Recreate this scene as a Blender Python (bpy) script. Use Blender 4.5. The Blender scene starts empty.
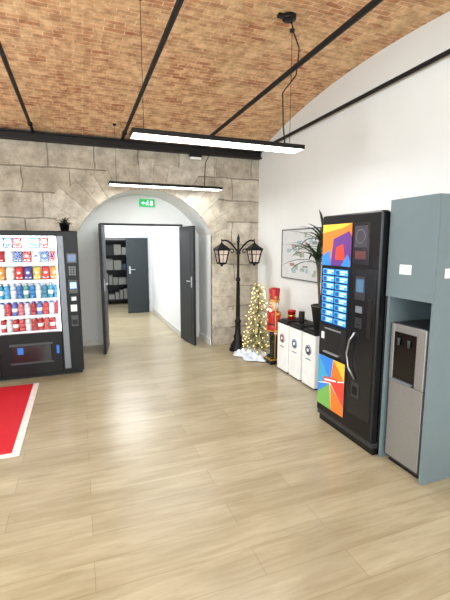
import bpy, bmesh, math, random
from mathutils import Vector, Matrix
random.seed(7)
S=bpy.context.scene
try:
    S.view_settings.view_transform='Standard'
except Exception as e: print(e)
PI=math.pi
# ---------------------------------------------------------------- materials
def lin(c):
    return tuple(((v/255)/12.92 if v/255<=.04045 else ((v/255+.055)/1.055)**2.4) for v in c)+(1,)
MC={}
def M(name,rgb,rough=.5,metal=0,emit=0,noise=.06,nscale=12,trans=0,alpha=1,ecol=None,coat=0,spec=None):
    if name in MC: return MC[name]
    m=bpy.data.materials.new(name); m.use_nodes=True
    nt=m.node_tree; b=nt.nodes['Principled BSDF']
    c=lin(rgb)
    if noise>0:
        tc=nt.nodes.new('ShaderNodeTexCoord'); n=nt.nodes.new('ShaderNodeTexNoise'); n.inputs['Scale'].default_value=nscale
        n.inputs['Detail'].default_value=4
        nt.links.new(tc.outputs['Object'],n.inputs['Vector'])
        r=nt.nodes.new('ShaderNodeValToRGB')
        r.color_ramp.elements[0].position=.3; r.color_ramp.elements[1].position=.7
        r.color_ramp.elements[0].color=tuple(v*(1-noise) for v in c[:3])+(1,)
        r.color_ramp.elements[1].color=tuple(min(1,v*(1+noise)) for v in c[:3])+(1,)
        nt.links.new(n.outputs['Fac'],r.inputs['Fac']); nt.links.new(r.outputs['Color'],b.inputs['Base Color'])
    else: b.inputs['Base Color'].default_value=c
    b.inputs['Roughness'].default_value=rough; b.inputs['Metallic'].default_value=metal
    b.inputs['Transmission Weight'].default_value=trans
    b.inputs['Coat Weight'].default_value=coat
    if spec is not None: b.inputs['Specular IOR Level'].default_value=spec
    if emit>0:
        b.inputs['Emission Color'].default_value=lin(ecol or rgb); b.inputs['Emission Strength'].default_value=emit
    MC[name]=m; return m
def glass_mat():
    m=bpy.data.materials.new('clear_pane'); m.use_nodes=True; nt=m.node_tree; nt.nodes.clear()
    o=nt.nodes.new('ShaderNodeOutputMaterial'); t=nt.nodes.new('ShaderNodeBsdfTransparent'); g=nt.nodes.new('ShaderNodeBsdfGlossy')
    g.inputs['Roughness'].default_value=.03; f=nt.nodes.new('ShaderNodeFresnel'); f.inputs['IOR'].default_value=1.25
    x=nt.nodes.new('ShaderNodeMixShader'); nt.links.new(f.outputs[0],x.inputs[0]); nt.links.new(t.outputs[0],x.inputs[1]); nt.links.new(g.outputs[0],x.inputs[2]); nt.links.new(x.outputs[0],o.inputs[0])
    return m
GLASS=glass_mat()

def nodes(m): return m.node_tree.nodes, m.node_tree.links
def floor_mat():
    m=bpy.data.materials.new('oak_planks'); m.use_nodes=True; N,L=nodes(m); b=N['Principled BSDF']
    tc=N.new('ShaderNodeTexCoord')
    br=N.new('ShaderNodeTexBrick'); br.offset=.37; br.inputs['Scale'].default_value=1
    br.inputs['Brick Width'].default_value=1.25; br.inputs['Row Height'].default_value=.19; br.inputs['Mortar Size'].default_value=.0018
    br.inputs['Color1'].default_value=lin((171,159,132)); br.inputs['Color2'].default_value=lin((182,171,145)); br.inputs['Mortar'].default_value=lin((148,134,106))
    br.inputs['Mortar Smooth'].default_value=.3
    L.new(tc.outputs['Object'],br.inputs['Vector'])
    mp=N.new('ShaderNodeMapping'); mp.inputs['Scale'].default_value=(1.3,12,1); L.new(tc.outputs['Object'],mp.inputs['Vector'])
    n=N.new('ShaderNodeTexNoise'); n.inputs['Scale'].default_value=2.2; n.inputs['Detail'].default_value=8; n.inputs['Roughness'].default_value=.6; n.inputs['Distortion'].default_value=.6
    L.new(mp.outputs[0],n.inputs['Vector'])
    r=N.new('ShaderNodeValToRGB'); r.color_ramp.elements[0].position=.3; r.color_ramp.elements[1].position=.72
    r.color_ramp.elements[0].color=(.73,.69,.62,1); r.color_ramp.elements[1].color=(1.08,1.08,1.08,1)
    L.new(n.outputs['Fac'],r.inputs['Fac'])
    n2=N.new('ShaderNodeTexNoise'); n2.inputs['Scale'].default_value=1.6; n2.inputs['Detail'].default_value=3
    mp2=N.new('ShaderNodeMapping'); mp2.inputs['Scale'].default_value=(.8,3,1); L.new(tc.outputs['Object'],mp2.inputs['Vector']); L.new(mp2.outputs[0],n2.inputs['Vector'])
    r2=N.new('ShaderNodeValToRGB'); r2.color_ramp.elements[0].position=.35; r2.color_ramp.elements[1].position=.65
    r2.color_ramp.elements[0].color=(.86,.84,.80,1); r2.color_ramp.elements[1].color=(1.04,1.04,1.04,1); L.new(n2.outputs['Fac'],r2.inputs['Fac'])
    x=N.new('ShaderNodeMixRGB'); x.blend_type='MULTIPLY'; x.inputs[0].default_value=.8; L.new(br.outputs['Color'],x.inputs[1]); L.new(r.outputs[0],x.inputs[2])
    x2=N.new('ShaderNodeMixRGB'); x2.blend_type='MULTIPLY'; x2.inputs[0].default_value=1; L.new(x.outputs[0],x2.inputs[1]); L.new(r2.outputs[0],x2.inputs[2])
    L.new(x2.outputs[0],b.inputs['Base Color'])
    b.inputs['Roughness'].default_value=.28
    bp=N.new('ShaderNodeBump'); bp.inputs['Strength'].default_value=.06; bp.inputs['Distance'].default_value=.002
    L.new(n.outputs['Fac'],bp.inputs['Height']); L.new(bp.outputs[0],b.inputs['Normal'])
    return m
def brick_mat():
    m=bpy.data.materials.new('vault_brick'); m.use_nodes=True; N,L=nodes(m); b=N['Principled BSDF']
    uv=N.new('ShaderNodeUVMap'); uv.uv_map='UVMap'
    nw=N.new('ShaderNodeTexNoise'); nw.inputs['Scale'].default_value=3.0; nw.inputs['Detail'].default_value=5; L.new(uv.outputs[0],nw.inputs['Vector'])
    ad=N.new('ShaderNodeVectorMath'); ad.operation='MULTIPLY_ADD'; ad.inputs[1].default_value=(.07,.06,0); L.new(nw.outputs['Color'],ad.inputs[0]); L.new(uv.outputs[0],ad.inputs[2])
    br=N.new('ShaderNodeTexBrick'); br.inputs['Scale'].default_value=1; br.inputs['Brick Width'].default_value=.16; br.inputs['Row Height'].default_value=.055
    br.inputs['Mortar Size'].default_value=.0065; br.inputs['Mortar Smooth'].default_value=.7; br.inputs['Bias'].default_value=0
    br.inputs['Color1'].default_value=lin((184,116,78)); br.inputs['Color2'].default_value=lin((230,184,138)); br.inputs['Mortar'].default_value=lin((230,206,172))
    L.new(ad.outputs[0],br.inputs['Vector'])
    n=N.new('ShaderNodeTexNoise'); n.inputs['Scale'].default_value=2.2; n.inputs['Detail'].default_value=9; n.inputs['Roughness'].default_value=.75; L.new(uv.outputs[0],n.inputs['Vector'])
    r=N.new('ShaderNodeValToRGB'); r.color_ramp.elements[0].position=.42; r.color_ramp.elements[1].position=.62
    r.color_ramp.elements[0].color=(0,0,0,1); r.color_ramp.elements[1].color=(.72,.72,.72,1); L.new(n.outputs['Fac'],r.inputs['Fac'])
    x=N.new('ShaderNodeMixRGB'); L.new(r.outputs[0],x.inputs[0]); L.new(br.outputs['Color'],x.inputs[1]); x.inputs[2].default_value=lin((232,200,154))
    n3=N.new('ShaderNodeTexNoise'); n3.inputs['Scale'].default_value=9; n3.inputs['Detail'].default_value=9; n3.inputs['Roughness'].default_value=.75; L.new(uv.outputs[0],n3.inputs['Vector'])
    r3=N.new('ShaderNodeValToRGB'); r3.color_ramp.elements[0].position=.36; r3.color_ramp.elements[1].position=.58
    r3.color_ramp.elements[0].color=(.64,.54,.47,1); r3.color_ramp.elements[1].color=(1.1,1.1,1.09,1); L.new(n3.outputs['Fac'],r3.inputs['Fac'])
    x2=N.new('ShaderNodeMixRGB'); x2.blend_type='MULTIPLY'; x2.inputs[0].default_value=1; L.new(x.outputs[0],x2.inputs[1]); L.new(r3.outputs[0],x2.inputs[2])
    L.new(x2.outputs[0],b.inputs['Base Color']); b.inputs['Roughness'].default_value=.85
    bp=N.new('ShaderNodeBump'); bp.inputs['Strength'].default_value=.3; bp.inputs['Distance'].default_value=.006; bp.invert=True
    L.new(br.outputs['Fac'],bp.inputs['Height']); L.new(bp.outputs[0],b.inputs['Normal'])
    return m
def stone_mat(name,blocks=True):
    m=bpy.data.materials.new(name); m.use_nodes=True; N,L=nodes(m); b=N['Principled BSDF']
    tc=N.new('ShaderNodeTexCoord')
    n=N.new('ShaderNodeTexNoise'); n.inputs['Scale'].default_value=4.5; n.inputs['Detail'].default_value=12; n.inputs['Roughness'].default_value=.75; L.new(tc.outputs['Object'],n.inputs['Vector'])
    r=N.new('ShaderNodeValToRGB'); r.color_ramp.elements[0].position=.34; r.color_ramp.elements[1].position=.62
    r.color_ramp.elements[0].color=(.56,.54,.51,1); r.color_ramp.elements[1].color=(1.14,1.14,1.13,1); L.new(n.outputs['Fac'],r.inputs['Fac'])
    bp=N.new('ShaderNodeBump'); bp.inputs['Strength'].default_value=1; bp.inputs['Distance'].default_value=.03
    x2=N.new('ShaderNodeMixRGB'); x2.blend_type='MULTIPLY'; x2.inputs[0].default_value=1; L.new(r.outputs[0],x2.inputs[2])
    if blocks:
        sp=N.new('ShaderNodeSeparateXYZ'); cb=N.new('ShaderNodeCombineXYZ'); L.new(tc.outputs['Object'],sp.inputs[0]); L.new(sp.outputs['X'],cb.inputs['X']); L.new(sp.outputs['Z'],cb.inputs['Y'])
        nw=N.new('ShaderNodeTexNoise'); nw.inputs['Scale'].default_value=3.0; nw.inputs['Detail'].default_value=4; L.new(cb.outputs[0],nw.inputs['Vector'])
        ad=N.new('ShaderNodeVectorMath'); ad.operation='MULTIPLY_ADD'; ad.inputs[1].default_value=(.10,.08,0); L.new(nw.outputs['Color'],ad.inputs[0]); L.new(cb.outputs[0],ad.inputs[2])
        br=N.new('ShaderNodeTexBrick'); br.offset=.45; br.inputs['Scale'].default_value=1; br.inputs['Brick Width'].default_value=.58; br.inputs['Row Height'].default_value=.33
        br.squash=1.35; br.squash_frequency=3
        br.inputs['Mortar Size'].default_value=.010; br.inputs['Mortar Smooth'].default_value=1
        br.inputs['Color1'].default_value=lin((178,168,152)); br.inputs['Color2'].default_value=lin((208,199,184)); br.inputs['Mortar'].default_value=lin((166,156,142))
        L.new(ad.outputs[0],br.inputs['Vector']); L.new(br.outputs['Color'],x2.inputs[1])
        mm=N.new('ShaderNodeMath'); mm.operation='MULTIPLY_ADD'; mm.inputs[1].default_value=-.45; L.new(br.outputs['Fac'],mm.inputs[0]); L.new(n.outputs['Fac'],mm.inputs[2]); L.new(mm.outputs[0],bp.inputs['Height'])
    else:
        g=N.new('ShaderNodeNewGeometry'); r4=N.new('ShaderNodeValToRGB'); r4.color_ramp.elements[0].color=lin((178,168,152)); r4.color_ramp.elements[1].color=lin((214,207,194))
        e=r4.color_ramp.elements.new(.5); e.color=lin((200,190,174))
        L.new(g.outputs['Random Per Island'],r4.inputs['Fac']); L.new(r4.outputs[0],x2.inputs[1]); L.new(n.outputs['Fac'],bp.inputs['Height'])
    L.new(x2.outputs[0],b.inputs['Base Color']); b.inputs['Roughness'].default_value=.9; L.new(bp.outputs[0],b.inputs['Normal'])
    return m
def wall_mat(name,rgb):
    m=M(name,rgb,.8,noise=.02,nscale=2); N,L=nodes(m); b=N['Principled BSDF']
    tc=N.new('ShaderNodeTexCoord'); n=N.new('ShaderNodeTexNoise'); n.inputs['Scale'].default_value=60; L.new(tc.outputs['Object'],n.inputs['Vector'])
    bp=N.new('ShaderNodeBump'); bp.inputs['Strength'].default_value=.08; bp.inputs['Distance'].default_value=.003; L.new(n.outputs['Fac'],bp.inputs['Height']); L.new(bp.outputs[0],b.inputs['Normal'])
    return m
FLOOR=floor_mat(); BRICK=brick_mat(); STONE=stone_mat('stone_ashlar'); VOUS=stone_mat('stone_voussoir',False)
WHITE=wall_mat('white_plaster',(226,227,225)); WHITE2=wall_mat('corridor_plaster',(228,230,232))
SKIRT=M('skirting_white',(225,223,218),.4)
BLACK=M('black_paint',(14,14,15),.4,spec=.3); STEELD=M('dark_steel',(30,28,28),.5,.2,spec=.3)
DGREY=M('door_dark',(36,38,40),.5,spec=.3); SILVER=M('silver',(176,178,182),.35,.6); CHROME=M('chrome',(210,210,212),.18,.95)
LED=M('led_diffuser',(255,252,245),.5,emit=6,noise=0,ecol=(255,252,246))
WPL=M('white_plastic',(236,236,234),.35)

# ---------------------------------------------------------------- builder
class B:
    def __init__(s,name): s.name=name; s.bm=bmesh.new(); s.mats=[]
    def mi(s,m):
        if m not in s.mats: s.mats.append(m)
        return s.mats.index(m)
    def merge(s,t,mat,mtx=None,smooth=False):
        i=s.mi(mat)
        if mtx is not None: bmesh.ops.transform(t,matrix=mtx,verts=t.verts)
        for f in t.faces: f.material_index=i; f.smooth=smooth
        me=bpy.data.meshes.new('t'); t.to_mesh(me); t.free(); s.bm.from_mesh(me); bpy.data.meshes.remove(me)
    def box(s,a,b,mat,bev=0,mtx=None,seg=2):
        t=bmesh.new(); bmesh.ops.create_cube(t,size=1)
        a=Vector(a);b=Vector(b); lo=Vector(map(min,a,b)); hi=Vector(map(max,a,b)); d=hi-lo
        for v in t.verts: v.co=Vector((lo[i]+(v.co[i]+.5)*d[i] for i in range(3)))
        if bev>0: bmesh.ops.bevel(t,geom=t.edges[:],offset=min(bev,min(d)*.45),segments=seg,affect='EDGES',profile=.5)
        s.merge(t,mat,mtx)
    def poly(s,pts,mat,mtx=None):
        t=bmesh.new(); t.faces.new([t.verts.new(p) for p in pts]); s.merge(t,mat,mtx)
    def prism(s,pts,off,mat,bev=0):
        t=bmesh.new(); n=len(pts); off=Vector(off)
        a=[t.verts.new(Vector(p)) for p in pts]; b=[t.verts.new(Vector(p)+off) for p in pts]
        t.faces.new(a); t.faces.new(b[::-1])
        for i in range(n): t.faces.new([a[i],b[i],b[(i+1)%n],a[(i+1)%n]])
        bmesh.ops.recalc_face_normals(t,faces=t.faces[:])
        if bev: bmesh.ops.bevel(t,geom=t.edges[:],offset=bev,segments=2,affect='EDGES',profile=.5)
        s.merge(t,mat)
    def lathe(s,prof,c,mat,seg=20,mtx=None,smooth=True):
        t=bmesh.new(); rings=[]
        for r,z in prof:
            rings.append([t.verts.new((max(r,1e-4)*math.cos(2*PI*k/seg),max(r,1e-4)*math.sin(2*PI*k/seg),z)) for k in range(seg)])
        for i in range(len(rings)-1):
            for k in range(seg):
                t.faces.new([rings[i][k],rings[i][(k+1)%seg],rings[i+1][(k+1)%seg],rings[i+1][k]])
        t.faces.new(rings[0][::-1]); t.faces.new(rings[-1])
        mm=Matrix.Translation(c)
        if mtx is not None: mm=mm@mtx
        s.merge(t,mat,mm,smooth)
    def tube(s,pts,r,mat,seg=10,smooth=True):
        pts=[Vector(p) for p in pts]; t=bmesh.new(); rings=[]
        rr=r if isinstance(r,(list,tuple)) else [r]*len(pts)
        up=None
        for i,p in enumerate(pts):
            d=(pts[min(i+1,len(pts)-1)]-pts[max(i-1,0)]).normalized()
            if up is None: up=Vector((0,0,1)) if abs(d.z)<.9 else Vector((1,0,0))
            a=d.cross(up).normalized(); b=a.cross(d).normalized(); up=b
            rings.append([t.verts.new(p+(a*math.cos(2*PI*k/seg)+b*math.sin(2*PI*k/seg))*rr[i]) for k in range(seg)])
        for i in range(len(rings)-1):
            for k in range(seg): t.faces.new([rings[i][k],rings[i][(k+1)%seg],rings[i+1][(k+1)%seg],rings[i+1][k]])
        t.faces.new(rings[0][::-1]); t.faces.new(rings[-1])
        bmesh.ops.recalc_face_normals(t,faces=t.faces[:])
        s.merge(t,mat,None,smooth)
    def ball(s,c,r,mat,sub=2,scale=(1,1,1)):
        t=bmesh.new(); bmesh.ops.create_icosphere(t,subdivisions=sub,radius=r)
        s.merge(t,mat,Matrix.Translation(c)@Matrix.Diagonal((*scale,1)),True)
    def done(s,base=None,scale=None):
        if scale:
            m=Matrix.Translation(base)@Matrix.Diagonal((*scale,1))@Matrix.Translation(-Vector(base)); bmesh.ops.transform(s.bm,matrix=m,verts=s.bm.verts)
        me=bpy.data.meshes.new(s.name); s.bm.to_mesh(me); s.bm.free()
        for m in s.mats: me.materials.append(m)
        o=bpy.data.objects.new(s.name,me); S.collection.objects.link(o); return o

# ---------------------------------------------------------------- room
XL,XR,YB,YF=-3.2,2.72,5.75,-4.45
ZS,ZC=3.02,3.38
HALF=2.55; rise=ZC-ZS; RV=(HALF**2+rise**2)/(2*rise); A0=math.asin(HALF/RV)
def vz(y):
    yc=3.2 if y>.65 else -1.9
    return ZC-RV+math.sqrt(RV**2-(y-yc)**2)
b=B('floor'); b.box((XL,YF,-.08),(XR+.1,12,0),FLOOR); b.done()
n=28
me=bpy.data.meshes.new('ceiling'); V=[];F=[];UV=[]
prof=[]
for bay in (0,1):
    yc=3.2-5.1*bay
    for i in range(n+1):
        a=A0-2*A0*i/n
        prof.append((yc+RV*math.sin(a),ZC-RV+RV*math.cos(a),bay*20+RV*(A0-a)))
for y,z,s in prof: V+= [(XL,y,z),(XR,y,z)]; UV+=[(XL,s),(XR,s)]
for y,z,s in prof: V+= [(XL,y,z+.12),(XR,y,z+.12)]; UV+=[(XL,s),(XR,s)]
K=len(prof)
for i in range(K-1):
    if i==n: continue
    F.append((2*i,2*i+1,2*i+3,2*i+2)); j=2*K+2*i; F.append((j,j+2,j+3,j+1))
me.from_pydata(V,[],F); uvl=me.uv_layers.new(name='UVMap')
for l in me.loops: uvl.data[l.index].uv=UV[l.vertex_index]
me.materials.append(BRICK); o=bpy.data.objects.new('ceiling',me); S.collection.objects.link(o)
for p in me.polygons: p.use_smooth=True
def lun(name,x,dx,mat):
    b=B(name)
    ysl=[YB-(YB-YF)*i/60 for i in range(61)]
    pts=[(x,YB,0),(x,YF,0)]+[(x,y,vz(min(max(y,YF+.001),YB-.001))) for y in ysl[::-1]]
    b.prism(pts,(dx,0,0),mat); b.done()
lun('wall_right',XR,.12,WHITE)
lun('wall_left',XL-.12,.12,WHITE)
b=B('wall_front'); b.box((XL,YF-.12,0),(XR,YF,ZS),WHITE); b.done()
AX,AH,AZ,AR=.965,.965,1.326,1.054
def az(x): return AZ+math.sqrt(max(0,AR**2-(x-AX)**2))
SPR=AZ+math.sqrt(AR**2-AH**2)
b=B('wall_back')
b.poly([(XL,YB,0),(0,YB,0),(0,YB,ZS),(XL,YB,ZS)],STONE)
b.poly([(1.93,YB,0),(XR,YB,0),(XR,YB,ZS),(1.93,YB,ZS)],STONE)
NN=36
xs=[1.93*i/NN for i in range(NN+1)]
for i in range(NN):
    b.poly([(xs[i],YB,az(xs[i])),(xs[i+1],YB,az(xs[i+1])),(xs[i+1],YB,ZS),(xs[i],YB,ZS)],STONE)
nv=15; a0=math.asin((SPR-AZ)/AR)
for i in range(nv):
    t0=a0+(PI-2*a0)*i/nv+.002; t1=a0+(PI-2*a0)*(i+1)/nv-.002
    ro=1.50+random.uniform(-.12,.07)
    if i in(0,nv-1): ro=1.36
    pts=[]
    for k in range(4):
        t=t0+(t1-t0)*k/3; pts.append((AX+AR*math.cos(t),YB-.008,AZ+AR*math.sin(t)))
    for k in range(4):
        t=t1+(t0-t1)*k/3; pts.append((AX+ro*math.cos(t),YB-.008,AZ+ro*math.sin(t)))
    b.prism(pts,(0,.07,0),VOUS,bev=.006)
for side in (0,1):
    z=0
    k=0
    while z<SPR-.05:
        h=random.uniform(.22,.34)
        if z+h>SPR-.12: h=SPR-z
        w=(.46 if k%2 else .30)+random.uniform(-.04,.04)
        if side: b.box((1.93,YB-.008,z+.002),(1.93+w,YB+.05,z+h-.002),VOUS,bev=.006)
        else: b.box((0-w,YB-.008,z+.002),(0,YB+.05,z+h-.002),VOUS,bev=.006)
        z+=h;k+=1
b.done()
YI=6.45
b=B('wall_niche')
pr=[(0,0),(0,SPR)]+[(x,az(x)) for x in xs[1:-1]]+[(1.93,SPR),(1.93,0)]
for i in range(len(pr)-1):
    (x0,z0),(x1,z1)=pr[i],pr[i+1]
    b.poly([(x0,YB,z0),(x1,YB,z1),(x1,YI,z1),(x0,YI,z0)],WHITE)
b.done()
DX0,DX1,DZ=.36,1.62,1.90
b=B('wall_doorway')
b.box((-.6,YI,0),(DX0,YI+.1,2.5),WHITE); b.box((DX1,YI,0),(2.5,YI+.1,2.5),WHITE); b.box((DX0,YI,DZ),(DX1,YI+.1,2.5),WHITE)
b.done()
b=B('trim_1')
for x0,x1 in((DX0-.03,DX0),(DX1,DX1+.03)): b.box((x0,YI-.02,0),(x1,YI,DZ+.03),DGREY)
b.box((DX0,YI-.02,DZ),(DX1,YI,DZ+.03),DGREY); b.done()
b=B('wall_corridor_right'); b.box((1.62,YI+.1,0),(1.72,9.3,2.2),WHITE2); b.done()
b=B('wall_corridor_left'); b.box((-.6,YI+.1,0),(-.5,9.3,2.2),WHITE2); b.done()
b=B('ceiling_corridor'); b.box((-.6,YI+.1,2.2),(1.72,11.6,2.3),WHITE2); b.done()
b=B('wall_corridor_end')
b.box((-.6,9.3,0),(.45,9.4,2.2),WHITE2); b.box((1.53,9.3,0),(1.72,9.4,2.2),WHITE2); b.box((.45,9.3,1.76),(1.53,9.4,2.2),WHITE2); b.done()
b=B('wall_storeroom'); b.box((-.6,11.5,0),(1.72,11.6,2.2),WHITE2); b.box((1.62,9.4,0),(1.72,11.5,2.2),WHITE2); b.box((-.6,9.4,0),(-.5,11.5,2.2),WHITE2); b.done()
b=B('baseboard_corridor'); b.box((1.605,YI+.1,0),(1.62,9.3,.09),M('grey_skirting',(200,198,194),.4)); b.done()
b=B('baseboard_right'); b.box((XR-.015,YF,0),(XR,YB-.03,.09),SKIRT); b.done()
b=B('baseboard_niche'); b.box((1.665,YI-.015,0),(1.93,YI,.09),SKIRT); b.box((1.915,YB+.06,0),(1.93,YI-.015,.09),SKIRT); b.box((0,YI-.015,0),(.31,YI,.09),SKIRT); b.done()
def leaf(name,hx,hy,ex,ey,mat,h,hand=1):
    d=Vector((ex-hx,ey-hy,0)); w=d.length; ang=math.atan2(d.y,d.x)
    mt=Matrix.Translation((hx,hy,0))@Matrix.Rotation(ang,4,'Z')
    b=B(name); b.box((0,-.02,.01),(w,.02,h),mat,.003,mt)
    for sgn in(-1,1):
        b.box((.09,sgn*.02,.12),(w-.09,sgn*.024,h-.12),mat,.0015,mt)
        b.box((w-.09,sgn*.02,.93),(w-.05,sgn*.027,1.1),SILVER,.002,mt)
        b.box((w-.075,sgn*.027,1.02),(w-.06,sgn*.06,1.035),SILVER,.002,mt)
        b.box((w-.19,sgn*.048,1.018),(w-.06,sgn*.062,1.036),SILVER,.004,mt)
    for z in(.2,.95,1.7): b.lathe([(.012,z),(.012,z+.1)],(0,0,0),SILVER,8,mt)
    b.done()
leaf('door_1',.385,6.40,.30,5.80,DGREY,1.885)
leaf('door_2',1.60,6.40,1.675,5.83,DGREY,1.885)
leaf('door_3',1.525,9.23,1.03,9.23,M('door_dark2',(40,46,50),.45,spec=.3),1.75)
b=B('storage_shelf')
for x in(.32,1.38):
    for y in(10.75,11.2): b.box((x,y,0),(x+.03,y+.03,1.72),BLACK)
b.box((.33,11.2,0),(1.40,11.22,1.72),BLACK)
for z in(.1,.5,.9,1.3,1.68):
    b.box((.32,10.75,z),(1.41,11.2,z+.025),BLACK)
    x=.37
    while x<1.3 and z<1.6:
        w=random.uniform(.08,.2); h=random.uniform(.12,.32)
        b.box((x,10.85,z+.025),(x+w,11.15,z+.025+h),M('shelfitem%d'%random.randint(0,4),random.choice([(100,84,66),(60,76,100),(150,150,146),(40,40,44),(50,56,60)]),.6),.005)
        x+=w+.02
b.done()
b=B('exit_sign')
G=M('exit_green',(20,165,90),.4,emit=.6,noise=0); W=M('exit_white',(240,255,245),.4,emit=.9,noise=0)
cx,cz=1.07,2.255; y=YI
b.box((cx-.12,y-.03,cz-.06),(cx+.12,y,cz+.06),G,.004); b.box((cx-.112,y-.034,cz-.055),(cx+.112,y-.03,cz+.055),G)
yy=y-.036
b.box((cx+.05,yy,cz-.035),(cx+.09,y-.034,cz+.035),W)
b.poly([(cx-.09,yy,cz),(cx-.06,yy,cz+.025),(cx-.06,yy,cz-.025)],W); b.box((cx-.06,yy,cz-.008),(cx-.03,y-.034,cz+.008),W)
b.lathe([(.009,-.001),(.009,.001)],(cx+.012,yy,cz+.035),W,10,Matrix.Rotation(PI/2,4,'X'))
b.tube([(cx+.008,yy,cz+.02),(cx,yy,cz-.008),(cx-.018,yy,cz-.035)],.006,W,6); b.tube([(cx,yy,cz-.006),(cx+.022,yy,cz-.02),(cx+.02,yy,cz-.042)],.005,W,6); b.tube([(cx-.018,yy,cz+.008),(cx+.006,yy,cz+.016),(cx+.026,yy,cz+.002)],.004,W,6)
b.done()
b=B('ceiling_beam')
b.box((XL,YB-.10,2.90),(XR-.001,YB-.015,2.925),STEELD); b.box((XL,YB-.10,2.99),(XR-.001,YB-.02,3.01),STEELD); b.box((XL,YB-.06,2.92),(XR-.001,YB-.045,2.995),STEELD); b.done()
b=B('ceiling_beam'); b.box((XL,.60,2.90),(XR-.001,.70,3.015),STEELD); b.done()
for x,r in((-.46,.019),(.635,.020),(1.72,.022),(2.66,.02)):
    for ya,yb in((YB-.115,.715),(.585,YF+.05)):
        b=B('tie_pipe'); b.tube([(x,ya,3.0),(x,ya-.06,3.018),(x,(ya+yb)/2,3.02),(x,yb+.06,3.018),(x,yb,3.0)],r,STEELD,12)
        for y in (ya-.25,): b.lathe([(r*1.5,-.02),(r*1.5,.02)],(x,y,3.019),STEELD,12,Matrix.Rotation(PI/2,4,'X'))
        b.done()
def lamp(x0,x1,y,z,cable):
    b=B('pendant_light'); w=.09
    b.box((x0,y-w,z),(x1,y+w,z+.035),BLACK,.004)
    b.box((x0+.012,y-w+.014,z-.004),(x1-.012,y+w-.014,z+.001),LED)
    for x in(x0+.10,x1-.10):
        zt=vz(y)-.002
        b.tube([(x,y,z+.03),(x,y,zt)],.0022,STEELD,6); b.lathe([(.02,zt-.02),(.02,zt)],(x,y,0),STEELD,12)
    b.tube(cable,.006,BLACK,8)
    b.done()
cz=vz(2.95)
lamp(.41,1.865,3.12,2.41,[(1.66,2.95,cz-.04),(1.70,2.98,3.28),(1.765,3.0,3.18),(1.775,3.03,3.08),(1.765,3.04,2.99),(1.66,3.07,2.85),(1.70,3.12,2.6),(1.72,3.12,2.44)])
lamp(.41,1.95,5.38,2.365,[(1.765,5.0,3.0),(1.77,5.1,2.92),(1.68,5.25,2.7),(1.70,5.38,2.395)])
b=B('ceiling_junction_box'); c=(1.64,2.95,cz)
b.lathe([(.05,-.035),(.055,-.03),(.055,-.001)],c,BLACK,16); b.box((1.54,2.93,c[2]-.03),(1.60,2.97,c[2]-.004),BLACK,.004)
b.done()
b=B('emergency_light'); b.box((1.56,YB-.15,2.84),(1.74,YB-.11,2.90),BLACK,.004); b.box((1.57,YB-.152,2.81),(1.73,YB-.112,2.842),WPL,.003); b.done()

# ---------------------------------------------------------------- snack vending machine
b=B('snack_vending_machine')
x0,x1,y0,y1,H=-.99,0,5.0,5.70,1.76
wx0,wx1,wz0,wz1=-.90,-.235,.56,1.70
VB=M('vm_black',(15,16,18),.4,spec=.25); VI=M('vm_interior',(240,245,250),.5,emit=.6,noise=0)
b.box((x0,y0+.06,.04),(wx0-.01,y1,H),VB,.004); b.box((wx1+.01,y0+.06,.04),(x1,y1,H),VB,.004)
b.box((wx0-.012,y0+.06,.04),(wx1+.012,y1,wz0-.02),VB); b.box((wx0-.012,y0+.06,wz1+.015),(wx1+.012,y1,H),VB)
b.box((wx0-.012,y1-.12,wz0-.02),(wx1+.012,y1-.1,wz1+.015),VI)
b.box((wx0-.012,y0+.065,wz0-.02),(wx0-.004,y1-.12,wz1+.015),VI); b.box((wx1+.004,y0+.065,wz0-.02),(wx1+.012,y1-.12,wz1+.015),VI)
b.box((x0,y0,.06),(wx0,y0+.055,H-.005),VB,.006); b.box((wx0,y0,wz1),(wx1,y0+.055,H-.005),VB,.004); b.box((wx0,y0,.06),(wx1,y0+.055,wz0),VB,.006)
b.box((wx1,y0,.06),(x1,y0+.055,H-.005),VB,.006)
b.box((wx0,y0+.02,wz0),(wx1,y0+.026,wz1),GLASS)
for xx in(wx0+.004,wx1-.016): b.box((xx,y0+.04,wz0+.01),(xx+.012,y0+.055,wz1-.01),M('vm_led',(240,248,255),.5,emit=6,noise=0))
b.box((wx0+.02,y0+.03,wz1-.02),(wx1-.02,y0+.05,wz1-.005),MC['vm_led'])
b.prism([(wx1+.02,y0-.001,.10),(wx1+.09,y0-.001,.10),(wx1+.075,y0-.001,1.70),(wx1+.01,y0-.001,1.70)],(0,-.012,0),M('vm_silver',(112,116,122),.4,.5),.003)
px=-.075
b.box((px-.055,y0-.008,1.38),(px+.055,y0,1.50),M('vm_panel',(30,34,38),.3),.003); b.box((px-.045,y0-.01,1.40),(px+.045,y0-.007,1.48),M('vm_screen',(40,70,110),.2,emit=.3,noise=0))
for i in range(4):
    for j in range(3): b.box((px-.04+j*.028,y0-.012,1.32-i*.028),(px-.018+j*.028,y0,1.342-i*.028),M('vm_key',(110,114,120),.4),.002)
b.box((px-.05,y0-.012,1.02),(px+.05,y0,1.18),M('vm_grey',(60,63,66),.4),.003); b.box((px-.035,y0-.014,1.08),(px+.035,y0-.011,1.15),M('vm_lit',(150,200,255),.3,emit=1.0,noise=0))
b.box((px-.03,y0-.02,.93),(px+.03,y0,.98),SILVER,.004); b.box((px-.04,y0-.012,.62),(px+.04,y0,.75),MC['vm_grey'],.004); b.box((px-.03,y0-.014,.64),(px+.03,y0-.011,.70),BLACK)
b.box((px-.04,y0-.004,.80),(px+.03,y0,.88),WPL,.001)
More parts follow.
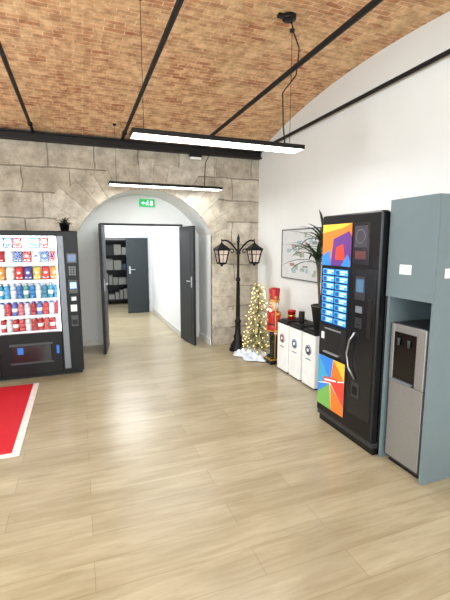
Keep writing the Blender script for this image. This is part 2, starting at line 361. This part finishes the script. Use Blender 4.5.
b.box((-.78,y0-.006,.22),(-.36,y0,.42),M('vm_flap',(10,10,12),.2,coat=.2),.004); b.box((-.80,y0-.01,.42),(-.34,y0,.445),MC['vm_grey'],.003); b.box((-.80,y0-.01,.20),(-.34,y0,.22),MC['vm_grey'],.003)
b.box((-.72,y0-.0065,.32),(-.66,y0-.0055,.40),M('sticker_blue',(40,110,200),.4,noise=0))
b.box((-.30,y0-.004,.30),(-.27,y0,.40),MC['sticker_blue'])
for xx in(x0+.06,x1-.12):
    for yy in (y0+.1,y1-.16): b.box((xx,yy,0),(xx+.06,yy+.06,.045),BLACK)
b.box((x0+.02,y0+.09,.0),(x1-.02,y0+.1,.06),BLACK)
rows=[(1.555,'bag'),(1.395,'bag'),(1.185,'bag'),(.965,'bot'),(.765,'bot'),(.575,'bot')]
bagc=[[(225,230,235),(60,90,170),(200,40,45),(230,230,225),(60,120,190),(190,50,40)],[(200,40,40),(225,225,220),(60,90,160),(210,60,50),(235,235,230),(60,110,180)],[(225,150,60),(235,225,215),(200,50,50),(70,70,150),(220,190,90),(200,60,60)]]
botc=[[(70,150,170),(80,150,200),(200,215,225),(60,120,180),(100,160,150),(60,130,190),(210,220,225),(60,130,160)],[(215,215,225),(190,60,70),(90,110,180),(210,120,130),(205,210,225),(180,50,60),(90,130,190),(205,70,70)],[(185,45,50),(220,215,215),(175,45,50),(200,70,70),(220,215,215),(180,60,60),(185,45,50),(200,90,80)]]
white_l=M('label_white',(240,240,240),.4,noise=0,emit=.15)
for ri,(z,k) in enumerate(rows):
    b.box((wx0,y0+.09,z-.016),(wx1,y1-.13,z-.004),SILVER); b.box((wx0,y0+.082,z-.03),(wx1,y0+.09,z+.002),white_l)
    if k=='bag':
        nb=7; w=(wx1-wx0)/nb; hh=.13 if ri<2 else .155
        for j in range(nb):
            for dpt in range(2):
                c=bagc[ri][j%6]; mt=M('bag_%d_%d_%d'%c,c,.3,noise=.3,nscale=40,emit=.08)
                cx=wx0+w*(j+.5); cy=y0+.15+dpt*.12
                t=bmesh.new(); bmesh.ops.create_grid(t,x_segments=6,y_segments=6,size=.5)
                bmesh.ops.solidify(t,geom=t.faces[:],thickness=.002)
                for v in t.verts:
                    u,vv=v.co.x,v.co.y; sgn=1 if v.co.z>-.0005 else -1
                    bul=(1-(2*u)**2)*(1-(2*vv)**4)
                    v.co=Vector((cx+u*w*.9*(1-.06*abs(2*vv)**.5),cy-sgn*bul*.03,z+(vv+.5)*hh))
                b.merge(t,mt,None,True)
                if dpt==0:
                    b.ball((cx,cy-.028,z+hh*.55),w*.24,white_l if j%2 else M('bag_lbl%d'%ri,[(230,200,40),(40,70,160),(240,240,230)][ri],.4),1,(1,.2,.8))
                    b.box((cx-w*.35,cy-.022,z+hh*.14),(cx+w*.35,cy-.02,z+hh*.22),white_l)
    else:
        nb=10; w=(wx1-wx0)/nb; hh=.175 if ri==3 else .16
        for j in range(nb):
            for dpt in range(2):
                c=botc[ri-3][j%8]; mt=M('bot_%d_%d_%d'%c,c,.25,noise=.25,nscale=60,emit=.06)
                r=w*.46; cx=wx0+w*(j+.5); cy=y0+.13+dpt*.085
                b.lathe([(r*.9,0),(r,.01),(r,hh*.28)],(cx,cy,z),mt,12)
                b.lathe([(r*1.01,hh*.28),(r*1.01,hh*.55)],(cx,cy,z),white_l if j%2==0 else mt,12)
                b.lathe([(r,hh*.55),(r,hh*.76),(r*.6,hh*.88),(r*.5,hh*.90)],(cx,cy,z),mt,12)
                b.lathe([(r*.55,hh*.90),(r*.55,hh)],(cx,cy,z),M('cap%d'%ri,[(225,225,225),(80,100,180),(215,215,215)][ri-3],.4),10)
b.done()

def strip(b,base,az_,elev,L,w,droop,mat,seg=7):
    t=bmesh.new(); prev=None; p=Vector(base); e=elev
    hd=Vector((math.cos(az_),math.sin(az_),0)); sd=Vector((-math.sin(az_),math.cos(az_),0))
    for i in range(seg+1):
        f=i/seg; ww=w*math.sin(PI*min(1,.18+.82*f))**.7*(1 if f<.95 else .2)
        if i==seg: ww=.0008
        nrm=Vector((0,0,1))*math.cos(e)-hd*math.sin(e)
        a=t.verts.new(p-sd*ww+nrm*ww*.35); m=t.verts.new(p); c=t.verts.new(p+sd*ww+nrm*ww*.35)
        if prev: t.faces.new([prev[0],prev[1],m,a]); t.faces.new([prev[1],prev[2],c,m])
        prev=(a,m,c)
        p=p+(hd*math.cos(e)+Vector((0,0,1))*math.sin(e))*(L/seg); e-=droop/seg
    b.merge(t,mat,None,True)
LEAF=M('leaf_green',(48,72,42),.5,noise=.3,nscale=20); LEAFD=M('leaf_dark',(30,42,28),.55,noise=.3)
b=B('potted_plant')
c=(-.14,5.25)
b.lathe([(.045,0),(.06,.09),(.066,.09),(.066,.10),(.05,.10),(.05,.08)],(c[0],c[1],H),BLACK,18)
for i in range(26): strip(b,(c[0],c[1],H+.08),random.uniform(0,6.28),random.uniform(.5,1.4),random.uniform(.09,.17),.010,random.uniform(.8,1.8),LEAFD,5)
b.done()

b=B('red_mat'); RED=M('mat_red',(200,20,38),.6,noise=.08,nscale=60)
b.box((-2.6,3.22,0),(-.56,4.83,.006),RED); b.done()
b=B('floor_tape'); WT=M('tape_white',(236,226,222),.4); b.box((-.558,3.16,0),(-.50,4.85,.003),WT); b.box((-2.6,3.16,0),(-.558,3.218,.003),WT); b.done()

# ---------------------------------------------------------------- coffee machine
b=B('coffee_vending_machine')
X0=2.0; Y0,Y1,H=2.205,2.93,1.84
CB=M('cm_black',(13,13,15),.35,spec=.35)
b.box((X0+.07,Y0,.05),(2.70,Y1,H-.01),CB,.005)
b.box((X0,Y0+.005,.10),(X0+.065,Y1-.003,H),CB,.012)
b.box((X0+.03,Y0+.01,.0),(2.66,Y1-.01,.06),BLACK,.004)
b.box((X0+.015,Y0-.002+.004,.06),(X0+.07,Y1,.10),M('cm_grey',(40,42,45),.4))
def fp(pts,mat,off=.0015):
    b.poly([(X0-off,Y1-s,z) for s,z in pts],mat)
def fb(s0,s1,z0,z1,mat,th=.004,bev=.001): b.box((X0-th,Y1-s1,z0),(X0+.001,Y1-s0,z1),mat,bev)
O=M('p_orange',(236,112,40),.4,emit=.15,noise=0); Yl=M('p_yellow',(244,180,60),.4,emit=.15,noise=0); Pu=M('p_purple',(92,50,120),.4,emit=.12,noise=0); Bl=M('p_blue',(50,120,205),.4,emit=.2,noise=0); Rd=M('p_red',(210,62,48),.4,emit=.12,noise=0); Gn=M('p_green',(110,165,80),.4,emit=.12,noise=0); Wh=M('p_white',(235,235,235),.4,emit=.1,noise=0); Tl=M('p_teal',(60,150,190),.4,emit=.15,noise=0)
zb,zt=1.425,1.765; s0,s1=.02,.40
fp([(s0,zb),(s1,zb),(s1,zt),(s0,zt)],O,.002)
fp([(s0,zt),(s0,zt-.07),(.30,zt-.03),(s1,zt)],Yl,.003); fp([(.14,zb),(.17,zt-.12),(s1-.03,zt-.06),(s1,zt-.10),(s1,zb)],Pu,.003)
fp([(s0,zb),(s0,zb+.08),(.12,zb+.13),(.15,zb)],Bl,.004); fp([(.20,zb+.05),(.21,zb+.15),(.30,zb+.18),(.33,zb+.05)],Rd,.004); fp([(.28,zb),(.36,zb+.10),(s1,zb+.04),(s1,zb)],Bl,.005)
fb(.42,.60,1.45,1.76,M('cm_dark',(30,29,33),.2),.004)
fb(.44,.58,1.58,1.74,M('cm_disp',(62,58,66),.3,emit=.05,noise=0),.006)
b.tube([(X0-.008,Y1-.51+.05*math.cos(a*PI/12),1.66+.05*math.sin(a*PI/12)) for a in range(25)],.0025,MC['vm_key'],6)
fb(.45,.57,1.49,1.55,M('cm_disp2',(90,50,50),.3,emit=.1,noise=0),.006)
fb(.025,.39,.915,1.405,M('cm_sel',(14,34,66),.25),.004)
BB=M('sel_blue',(70,150,220),.3,emit=.6,noise=0); BW=M('sel_white',(205,228,245),.3,emit=.5,noise=0)
for col in range(2):
    for r_ in range(8):
        z=1.395-r_*.059; s=.04+col*.175
        fb(s,s+.16,z-.047,z,BB,.006); fb(s+.07,s+.15,z-.022,z-.010,BW,.007); fb(s+.07,s+.12,z-.040,z-.030,BW,.007); fb(s+.01,s+.055,z-.042,z-.008,M('sel_mid',(30,76,140),.3,emit=.4,noise=0),.007)
fb(.03,.385,.66,.905,M('cm_mid',(26,27,30),.35),.004); fb(.12,.30,.68,.87,M('cm_recess',(6,6,7),.6),.006)
b.box((X0-.03,Y1-.31,.67),(X0,Y1-.11,.68),SILVER,.002); fb(.10,.32,.875,.885,SILVER,.012)
fb(.05,.09,.78,.84,WPL,.006)
zb,zt=.17,.625; s0,s1=.015,.385; cs,cz=.2,.42
fp([(s0,zb),(s1,zb),(s1,zt),(s0,zt)],Wh,.002)
def tri(p,m): fp(p,m,.0035)
tri([(s0,zt),(cs+.03,zt),(cs,cz)],Bl); tri([(s0,zt),(cs,cz),(s0,cz-.06)],Tl); tri([(cs+.035,zt),(s1,zt),(s1,cz+.06)],Yl); tri([(cs+.035,zt),(s1,cz+.06),(cs,cz)],O)
tri([(s0,cz-.065),(cs-.01,cz-.02),(s0,zb+.1)],Bl); tri([(cs-.01,cz-.02),(cs+.02,zb),(s0,zb),(s0,zb+.10)],Gn); tri([(cs,cz-.01),(s1,cz+.05),(s1,zb+.08)],Rd); tri([(cs,cz-.02),(s1,zb+.08),(s1,zb),(cs+.02,zb)],O)
fp([(.10,cz-.03),(.30,cz+.01),(.30,cz+.05),(.10,cz+.02)],Rd,.005); fp([(.12,cz-.012),(.28,cz+.02),(.28,cz+.035),(.12,cz+.006)],Wh,.006)
fb(.43,.69,.25,1.42,M('cm_strip',(20,21,24),.25),.003)
fb(.47,.58,1.18,1.36,M('cm_grey2',(44,46,50),.35),.006); fb(.485,.565,1.24,1.34,M('cm_scr',(70,100,130),.2,emit=.3,noise=0),.008)
fb(.49,.56,1.08,1.13,MC['vm_key'],.01); fb(.49,.56,.96,1.04,MC['cm_grey2'],.008); fb(.505,.545,.985,.995,BLACK,.010)
fb(.48,.57,.40,.52,MC['cm_grey2'],.008); fb(.495,.555,.42,.49,BLACK,.010)
b.tube([(X0-.012,Y1-.50,.92),(X0-.03,Y1-.46,.85),(X0-.035,Y1-.44,.74),(X0-.03,Y1-.46,.63),(X0-.012,Y1-.52,.55)],.008,M('handle_steel',(150,150,152),.3,.9),10)
fb(.62,.66,.9,1.2,STEELD,.006)
b.done()

# ---------------------------------------------------------------- cabinet
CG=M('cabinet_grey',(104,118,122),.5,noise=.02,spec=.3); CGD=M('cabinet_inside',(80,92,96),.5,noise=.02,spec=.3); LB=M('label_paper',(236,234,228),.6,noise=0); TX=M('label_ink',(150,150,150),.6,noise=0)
b=B('kitchenette_cabinet'); CX=2.07; CY0,CY1,CH=1.80,2.196,1.905
b.box((CX,CY0,0),(2.70,CY0+.02,CH),CG,.002); b.box((CX,CY1-.02,0),(2.70,CY1,CH),CG,.002)
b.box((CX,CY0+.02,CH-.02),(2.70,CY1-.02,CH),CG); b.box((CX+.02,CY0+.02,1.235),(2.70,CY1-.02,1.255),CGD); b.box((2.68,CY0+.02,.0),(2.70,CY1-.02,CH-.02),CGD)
b.box((CX-.018,CY0+.001,1.235),(CX-.001,CY1-.001,CH),CG,.002)
b.box((CX-.0195,1.98,1.40),(CX-.018,2.08,1.465),LB)
for k in range(3): b.box((CX-.0205,1.99,1.417+k*.015),(CX-.0195,2.07,1.420+k*.015),TX)
b.box((2.14,CY0-.0015,1.39),(2.22,CY0,1.45),LB)
for k in range(3): b.box((2.15,CY0-.0025,1.402+k*.014),(2.21,CY0-.0015,1.405+k*.014),TX)
b.done()
b=B('water_dispenser'); SB=M('brushed_steel',(148,147,145),.42,.6,noise=.04,nscale=60)
wx=2.085; wy0,wy1,wh=1.845,2.155,1.05
b.box((wx+.012,wy0,.03),(2.40,wy1,wh),M('wd_body',(44,46,49),.4),.008)
b.box((wx,wy0+.005,.05),(wx+.014,wy1-.005,.63),SB,.006)
b.box((wx-.002,wy0+.002,.63),(wx+.03,wy0+.085,wh-.002),SB,.01); b.box((wx,wy1-.03,.63),(wx+.02,wy1,wh-.005),SB,.004)
b.box((wx+.001,wy0+.085,.99),(wx+.016,wy1-.03,wh-.005),SB,.004); b.box((wx+.004,wy0+.085,.63),(wx+.013,wy1-.03,1.0),M('wd_glossy',(6,6,7),.2),.002)
b.box((wx-.02,wy0+.095,.64),(wx+.01,wy1-.04,.652),MC['vm_key'],.003)
for yy in(wy0+.14,wy1-.08): b.lathe([(.008,0),(.010,.04),(.013,.05)],(wx-.006,yy,.90),MC['vm_grey'],12)
b.box((wx+.03,wy0+.02,0),(2.38,wy1-.02,.035),BLACK)
b.done()

# ---------------------------------------------------------------- recycling bins
cols=[(120,60,52),(40,80,140),(30,44,74)]
for i in range(3):
    y1b=4.38-i*.300; y0b=y1b-.262; fx=2.36
    b=B('recycling_bin')
    b.box((fx,y0b,.015),(2.70,y1b,.615),WPL,.012); b.box((fx+.02,y0b+.01,0),(2.68,y1b-.01,.03),BLACK)
    b.box((fx-.004,y0b-.001,.615),(2.70,y1b+.001,.65),BLACK,.008); b.box((fx+.03,y0b+.03,.65),(2.66,y1b-.03,.662),STEELD,.004); b.box((fx+.10,y0b+.08,.662),(2.56,y1b-.08,.666),M('bin_hole',(5,5,5),.8),.0005)
    yc=(y0b+y1b)/2; c=M('bin_c%d'%i,cols[i],.4,noise=0)
    rot=Matrix.Rotation(-PI/2,4,'Y')
    b.lathe([(.058,0),(.058,.003)],(fx,yc,.43),c,28,rot); b.lathe([(.050,.003),(.050,.0045)],(fx,yc,.43),WPL,28,rot); b.lathe([(.045,.0045),(.045,.006)],(fx,yc,.43),c,28,rot)
    b.poly([(fx-.007,yc+.016,.41),(fx-.007,yc-.016,.41),(fx-.007,yc-.022,.448),(fx-.007,yc+.022,.448)],WPL)
    b.box((fx-.002,yc-.05,.32),(fx+.001,yc+.05,.330),c)
    b.done()
b=B('gift_tin'); b.lathe([(.05,0),(.05,.09),(.053,.09),(.053,.11),(.0,.115)],(2.50,4.27,.668),M('tin_red',(180,30,30),.35),20); b.lathe([(.0515,.03),(.0515,.05)],(2.50,4.27,.668),M('gold',(210,165,70),.3,.8),20) ; b.done()
b=B('stacked_cups')
for k in range(8): b.lathe([(.03,0),(.036,.05),(.037,.052)],(2.48,4.00,.668+.012*k),M('cup_dark',(40,34,32),.5),16)
b.done()

b=B('dracaena_plant'); c=(2.53,3.66)
b.lathe([(.085,0),(.12,.24),(.125,.24),(.125,.26),(.108,.26),(.106,.22),(.0,.22)],(c[0],c[1],.668),M('pot_dark',(36,33,32),.5),24)
TR=M('trunk_brown',(96,78,56),.8,noise=.25,nscale=40)
for (dx,dy,zt) in((0,0,1.58),(-.05,.05,1.44)):
    b.tube([(c[0]+dx*.3,c[1]+dy*.3,.89),(c[0]+dx*.7+.01,c[1]+dy*.7,1.1),(c[0]+dx,c[1]+dy,zt)],[.018,.015,.013],TR,8)
    for i in range(26):
        a=i*2.4+random.uniform(-.2,.2); ln=random.uniform(.34,.52)
        if math.cos(a)>0: ln=min(ln,.17/max(.35,math.cos(a)))
        strip(b,(c[0]+dx,c[1]+dy,zt-.08+.12*i/26),a,random.uniform(.1,1.35),ln,.019,random.uniform(.7,1.7),LEAF if i%3 else LEAFD)
b.done()

b=B('picture_frame'); fx=XR
b.box((fx-.02,4.0,1.15),(fx-.006,4.91,1.79),M('map_paper',(206,208,208),.5,noise=.05),.001)
FR=M('frame_dark',(90,90,92),.4)
b.box((fx-.028,3.985,1.135),(fx,4.0,1.805),FR,.003); b.box((fx-.028,4.91,1.135),(fx,4.925,1.805),FR,.003); b.box((fx-.028,4.0,1.79),(fx,4.91,1.805),FR,.003); b.box((fx-.028,4.0,1.135),(fx,4.91,1.15),FR,.003)
MI=M('map_ink',(130,138,142),.6,noise=.2); MI2=M('map_ink2',(170,120,110),.6)
for i in range(26):
    y=random.uniform(4.05,4.8); z=random.uniform(1.2,1.7); w=random.uniform(.03,.12); h=random.uniform(.01,.07)
    b.box((fx-.0215-.0001*i,y,z),(fx-.0195,min(4.9,y+w),min(1.78,z+h)),[MI,M('map_grn',(150,168,150),.6),M('map_blue',(160,180,192),.6)][i%3] if i%6 else MI2)
b.done()

# ---------------------------------------------------------------- lamppost
b=B('decorative_lamppost'); c=(2.217,5.37,0)
IR=M('cast_black',(14,14,15),.45,.2,spec=.3); LG=M('lantern_glass',(205,190,180),.4,emit=.1,noise=.15,ecol=(255,215,180))
b.lathe([(.13,0),(.13,.03),(.11,.05),(.115,.08),(.09,.12),(.06,.17),(.065,.22),(.045,.26),(.04,.42),(.05,.44),(.05,.46),(.035,.48),(.028,.52),(.022,1.05),(.034,1.07),(.034,1.10),(.020,1.12),(.018,1.45),(.032,1.47),(.032,1.50),(.018,1.52),(.016,1.62),(.028,1.64),(.018,1.66),(.024,1.69),(.012,1.72),(.002,1.76)],c,IR,20)
for k in range(8):
    a=k*PI/4; b.tube([(c[0]+.030*math.cos(a),c[1]+.030*math.sin(a),.52),(c[0]+.022*math.cos(a),c[1]+.022*math.sin(a),1.04)],.005,IR,6)
for sg in(-1,1):
    pts=[]
    for t in range(13):
        f=t/12; pts.append((c[0]+sg*(.015+.245*f),c[1],1.50+.16*math.sin(f*PI*.62)-.0*f))
    b.tube(pts,.013,IR,8)
    b.tube([(c[0]+sg*(.10+.045*math.cos(t*.6)*(1-t/14)),c[1],1.50+.045*math.sin(t*.6)*(1-t/14)) for t in range(11)],.008,IR,6)
    lx=c[0]+sg*.26; ze=pts[-1][2]
    b.tube([(lx,c[1],ze+.03),(lx,c[1],ze-.03)],.008,IR,8)
    L4=lambda r,z:[(lx+r*math.cos(PI/4+k*PI/2+.0),c[1]+r*math.sin(PI/4+k*PI/2),z) for k in range(4)]
    zt=ze-.02
    b.lathe([(.012,0),(.03,-.02),(.04,-.03),(.130,-.085),(.14,-.095),(.14,-.115),(.01,-.116)][::-1],(lx,c[1],zt),IR,4,Matrix.Rotation(PI/4,4,'Z'),False)
    b.lathe([(.065,-.30),(.112,-.112)],(lx,c[1],zt),LG,4,Matrix.Rotation(PI/4,4,'Z'),False)
    b.lathe([(.005,-.35),(.02,-.335),(.03,-.32),(.080,-.31),(.080,-.29),(.06,-.285)],(lx,c[1],zt),IR,4,Matrix.Rotation(PI/4,4,'Z'),False)
    top=L4(.116,zt-.112); bot=L4(.070,zt-.30)
    for k in range(4):
        b.tube([top[k],bot[k]],.011,IR,6)
        mt_=[(top[k][i]+top[(k+1)%4][i])/2 for i in range(3)]; mb=[(bot[k][i]+bot[(k+1)%4][i])/2 for i in range(3)]
        b.tube([mt_,mb],.004,IR,5)
        q=lambda A,Bb,f:[A[i]+(Bb[i]-A[i])*f for i in range(3)]
        b.tube([q(top[k],bot[k],.33),q(top[(k+1)%4],bot[(k+1)%4],.33)],.005,IR,5)
b.done()

# ---------------------------------------------------------------- christmas tree
b=B('christmas_tree'); c=(2.40,5.04)
b.tube([(c[0],c[1],0.02),(c[0],c[1],1.0)],[.018,.005],TR,8)
b.lathe([(.12,0),(.12,.015),(.02,.03)],(c[0],c[1],0),BLACK,16)
NE=M('tree_gold_green',(196,186,138),.55,noise=.3,nscale=30); NE2=M('tree_green',(146,150,108),.6,noise=.3); LT=M('fairy_light',(255,225,150),.5,emit=7,noise=0,ecol=(255,214,130))
def tr(z): return .04+.225*(1-z/1.08)**.65
for i in range(520):
    z=.06+.96*random.random()**1.15; R=tr(z)+.01; a=random.uniform(0,2*PI); q_=random.uniform(.55,1.12)
    if math.cos(a)>0: q_=min(q_,.26/(R+.001))
    strip(b,(c[0],c[1],z+.03),a,random.uniform(-.2,.5),R*q_,.011,.9,NE if i%3 else NE2,4)
for i in range(140):
    z=.06+.98*(i/140)**1.1; R=tr(z)*random.uniform(.7,1.02); a=i*2.399
    b.ball((c[0]+R*math.cos(a),c[1]+R*math.sin(a),z+random.uniform(-.02,.02)),.0065,LT,1)
b.done()
b=B('tree_skirt_cloth'); TU=M('tulle_white',(214,222,234),.7,noise=.08)
t=bmesh.new(); bmesh.ops.create_grid(t,x_segments=44,y_segments=44,size=1)
for v in t.verts:
    x,y=v.co.x,v.co.y; r=math.hypot(x,y)
    a=math.atan2(y,x); rr=.30+.05*math.sin(a*3+1)+.03*math.sin(a*7)
    if r>1: v.co=v.co*(1/r)
    x,y=v.co.x,v.co.y; r=min(1,math.hypot(x,y))
    X=c[0]-.06+x*rr; Y=c[1]-.03+y*rr
    h=(1-r**2)*.06+(.028*math.sin(x*13+y*5)+.026*math.sin(y*17-x*8)+.014*math.sin(x*31+y*23))*(1-r)**.5
    v.co=Vector((min(X,2.69),Y,max(.004,h+.012)))
b.merge(t,TU,None,True); b.done()

# ---------------------------------------------------------------- nutcracker
b=B('nutcracker_figurine'); n0=(2.44,4.63)
NR=M('nut_red',(176,26,30),.4); NB=M('nut_black',(16,15,16),.4); SK=M('nut_skin',(228,178,140),.5); GO=M('nut_gold',(200,156,64),.35,.5); HB=M('nut_white',(238,236,230),.7)
def P(dx,dy,z): return (n0[0]+dx,n0[1]+dy,z)
b.box((n0[0]-.09,n0[1]-.10,0),(n0[0]+.09,n0[1]+.10,.05),NB,.006); b.box((n0[0]-.08,n0[1]-.09,.05),(n0[0]+.08,n0[1]+.09,.065),GO,.003)
for s in(-1,1):
    b.lathe([(.034,0),(.036,.02),(.028,.05),(.03,.20),(.034,.22),(.034,.235)],P(0,s*.04,.065),NB,14)
    b.lathe([(.030,0),(.035,.15)],P(0,s*.04,.30),NB,14)
    b.ball(P(-.035,s*.04,.085),.03,NB,2,(1.3,.9,.7))
    b.ball(P(0,s*.095,.685),.036,GO,2,(1,1,.6))
    b.tube([P(0,s*.098,.68),P(-.005,s*.108,.57),P(-.02,s*.10,.47)],[.026,.025,.022],NR,12)
    b.tube([P(-.02,s*.10,.475),P(-.022,s*.10,.45)],.027,GO,12); b.ball(P(-.026,s*.10,.43),.022,SK,2)
b.lathe([(.076,.44),(.085,.46),(.07,.52),(.066,.56),(.082,.66),(.075,.70),(.03,.72)],(n0[0],n0[1],0),NR,20)
b.lathe([(.0885,.445),(.0885,.455)],(n0[0],n0[1],0),GO,20); b.lathe([(.071,.53),(.071,.55)],(n0[0],n0[1],0),NB,20)
for z in(.58,.61,.64,.67): b.ball(P(-.078,0,z),.009,GO,1)
b.lathe([(.04,0),(.052,.02),(.055,.06),(.055,.13),(.045,.145)],P(0,0,.715),SK,18)
b.ball(P(-.058,0,.785),.013,SK,2)
for s in(-1,1): b.ball(P(-.052,s*.02,.805),.008,NB,1); b.ball(P(-.045,s*.035,.77),.012,M('cheek',(220,110,100),.5),1); b.ball(P(0,s*.055,.79),.03,HB,2,(1,.5,1.5)); b.tube([P(-.055,0,.768),P(-.055,s*.02,.763),P(-.048,s*.035,.772)],.005,NB,6)
b.ball(P(-.045,0,.72),.028,HB,2,(.7,1,1.3)); b.box(P(-.062,-.015,.745),P(-.05,.015,.757),HB)
b.lathe([(.058,.85),(.062,.86),(.062,.875),(.056,.88),(.066,1.0),(.06,1.02),(.02,1.03)],(n0[0],n0[1],0),NR,20)
b.lathe([(.065,.852),(.065,.872)],(n0[0],n0[1],0),GO,20); b.ball(P(-.063,0,.93),.02,GO,2,(.4,1,1)); b.tube([P(-.05,0,1.0),P(-.055,0,1.05)],[.008,.003],GO,8)
b.tube([P(-.035,-.105,.07),P(-.035,-.105,.90)],.007,GO,8); b.ball(P(-.035,-.105,.91),.018,GO,2)
b.done((n0[0],n0[1],0),(1.15,1.15,1.0))

# ---------------------------------------------------------------- unseen windows, added to light the room
PANE=M('fill_pane',(235,242,250),.3,emit=1.5,noise=0)  # glowing pane for the added windows
def win(name,p0,p1,axis):
    b=B(name); a=Vector(p0); c=Vector(p1)
    b.box(a,c,PANE)
    if axis=='x':
        for y in (a.y,(a.y+c.y)/2,c.y): b.box((a.x,y-.03,a.z-.03),(a.x+.05,y+.03,c.z+.03),WPL)
        for z in (a.z,(a.z+c.z)/2,c.z): b.box((a.x,a.y,z-.03),(a.x+.05,c.y,z+.03),WPL)
    else:
        for x in (a.x,(a.x+c.x)/2,c.x): b.box((x-.03,a.y,a.z-.03),(x+.03,a.y+.05,c.z+.03),WPL)
        for z in (a.z,(a.z+c.z)/2,c.z): b.box((a.x,a.y,z-.03),(c.x,a.y+.05,z+.03),WPL)
    b.done()
win('fill_window_1',(XL,.9,.9),(XL+.02,2.6,2.6),'x'); win('fill_window_2',(XL,-2.8,.9),(XL+.02,-.6,2.6),'x'); win('fill_window_3',(-2.2,YF,.9),(1.6,YF+.02,2.7),'y')  # out-of-view windows added as housings for the area lights
def area(name,loc,rot,sx,sy,e,col=(1,1,1)):
    l=bpy.data.lights.new(name,'AREA'); l.shape='RECTANGLE'; l.size=sx; l.size_y=sy; l.energy=e; l.color=col
    o=bpy.data.objects.new(name,l); o.location=loc; o.rotation_euler=rot; S.collection.objects.link(o); return o
CW=(.84,.94,1)
area('fill_daylight_1',(XL+.08,1.75,1.75),(0,-PI/2,0),1.7,1.7,150,CW); area('fill_daylight_2',(XL+.08,-1.7,1.75),(0,-PI/2,0),1.7,2.2,110,CW)  # area lights added at the unseen left windows
area('fill_daylight_3',(-.3,YF+.08,1.8),(PI/2,0,0),3.8,1.8,225,CW)  # area light added at the unseen rear window
area('pendant_glow',(1.17,3.12,2.40),(0,0,0),1.4,.15,26,(.93,.98,1)); area('pendant_glow_b',(1.18,5.38,2.355),(0,0,0),1.4,.15,18,(.93,.98,1))
area('area_light_rear',(.5,-1.8,3.0),(0,0,0),1.5,1.5,62,(.9,.97,1))  # unseen area light over the rear bay, without a fixture
area('corridor_lamp',(.7,7.9,2.18),(0,0,0),1.2,2.2,68,(.95,.98,1)); area('storeroom_fill',(.8,10.2,2.18),(0,0,0),1,.8,14)  # storeroom light is unseen, added to brighten the far room
area('machine_lamp',(-.56,5.10,1.66),(.5,0,0),.55,.03,3.5)
W_=bpy.data.worlds.new('world'); S.world=W_; W_.use_nodes=True; W_.node_tree.nodes['Background'].inputs[0].default_value=(.9,.95,1,1); W_.node_tree.nodes['Background'].inputs[1].default_value=.5
# ---------------------------------------------------------------- camera
ps=math.radians(20.5); th=math.radians(8.1)
F_=Vector((math.sin(ps)*math.cos(th),math.cos(ps)*math.cos(th),-math.sin(th))); R_=Vector((math.cos(ps),-math.sin(ps),0)); U_=R_.cross(F_)
cd=bpy.data.cameras.new('camera'); cam=bpy.data.objects.new('camera',cd); S.collection.objects.link(cam)
mt=Matrix((R_,U_,-F_)).transposed().to_4x4(); mt.translation=(0,0,1.6); cam.matrix_world=mt
cd.sensor_fit='VERTICAL'; cd.sensor_height=36; cd.lens=23.4; cd.clip_start=.05
S.camera=cam
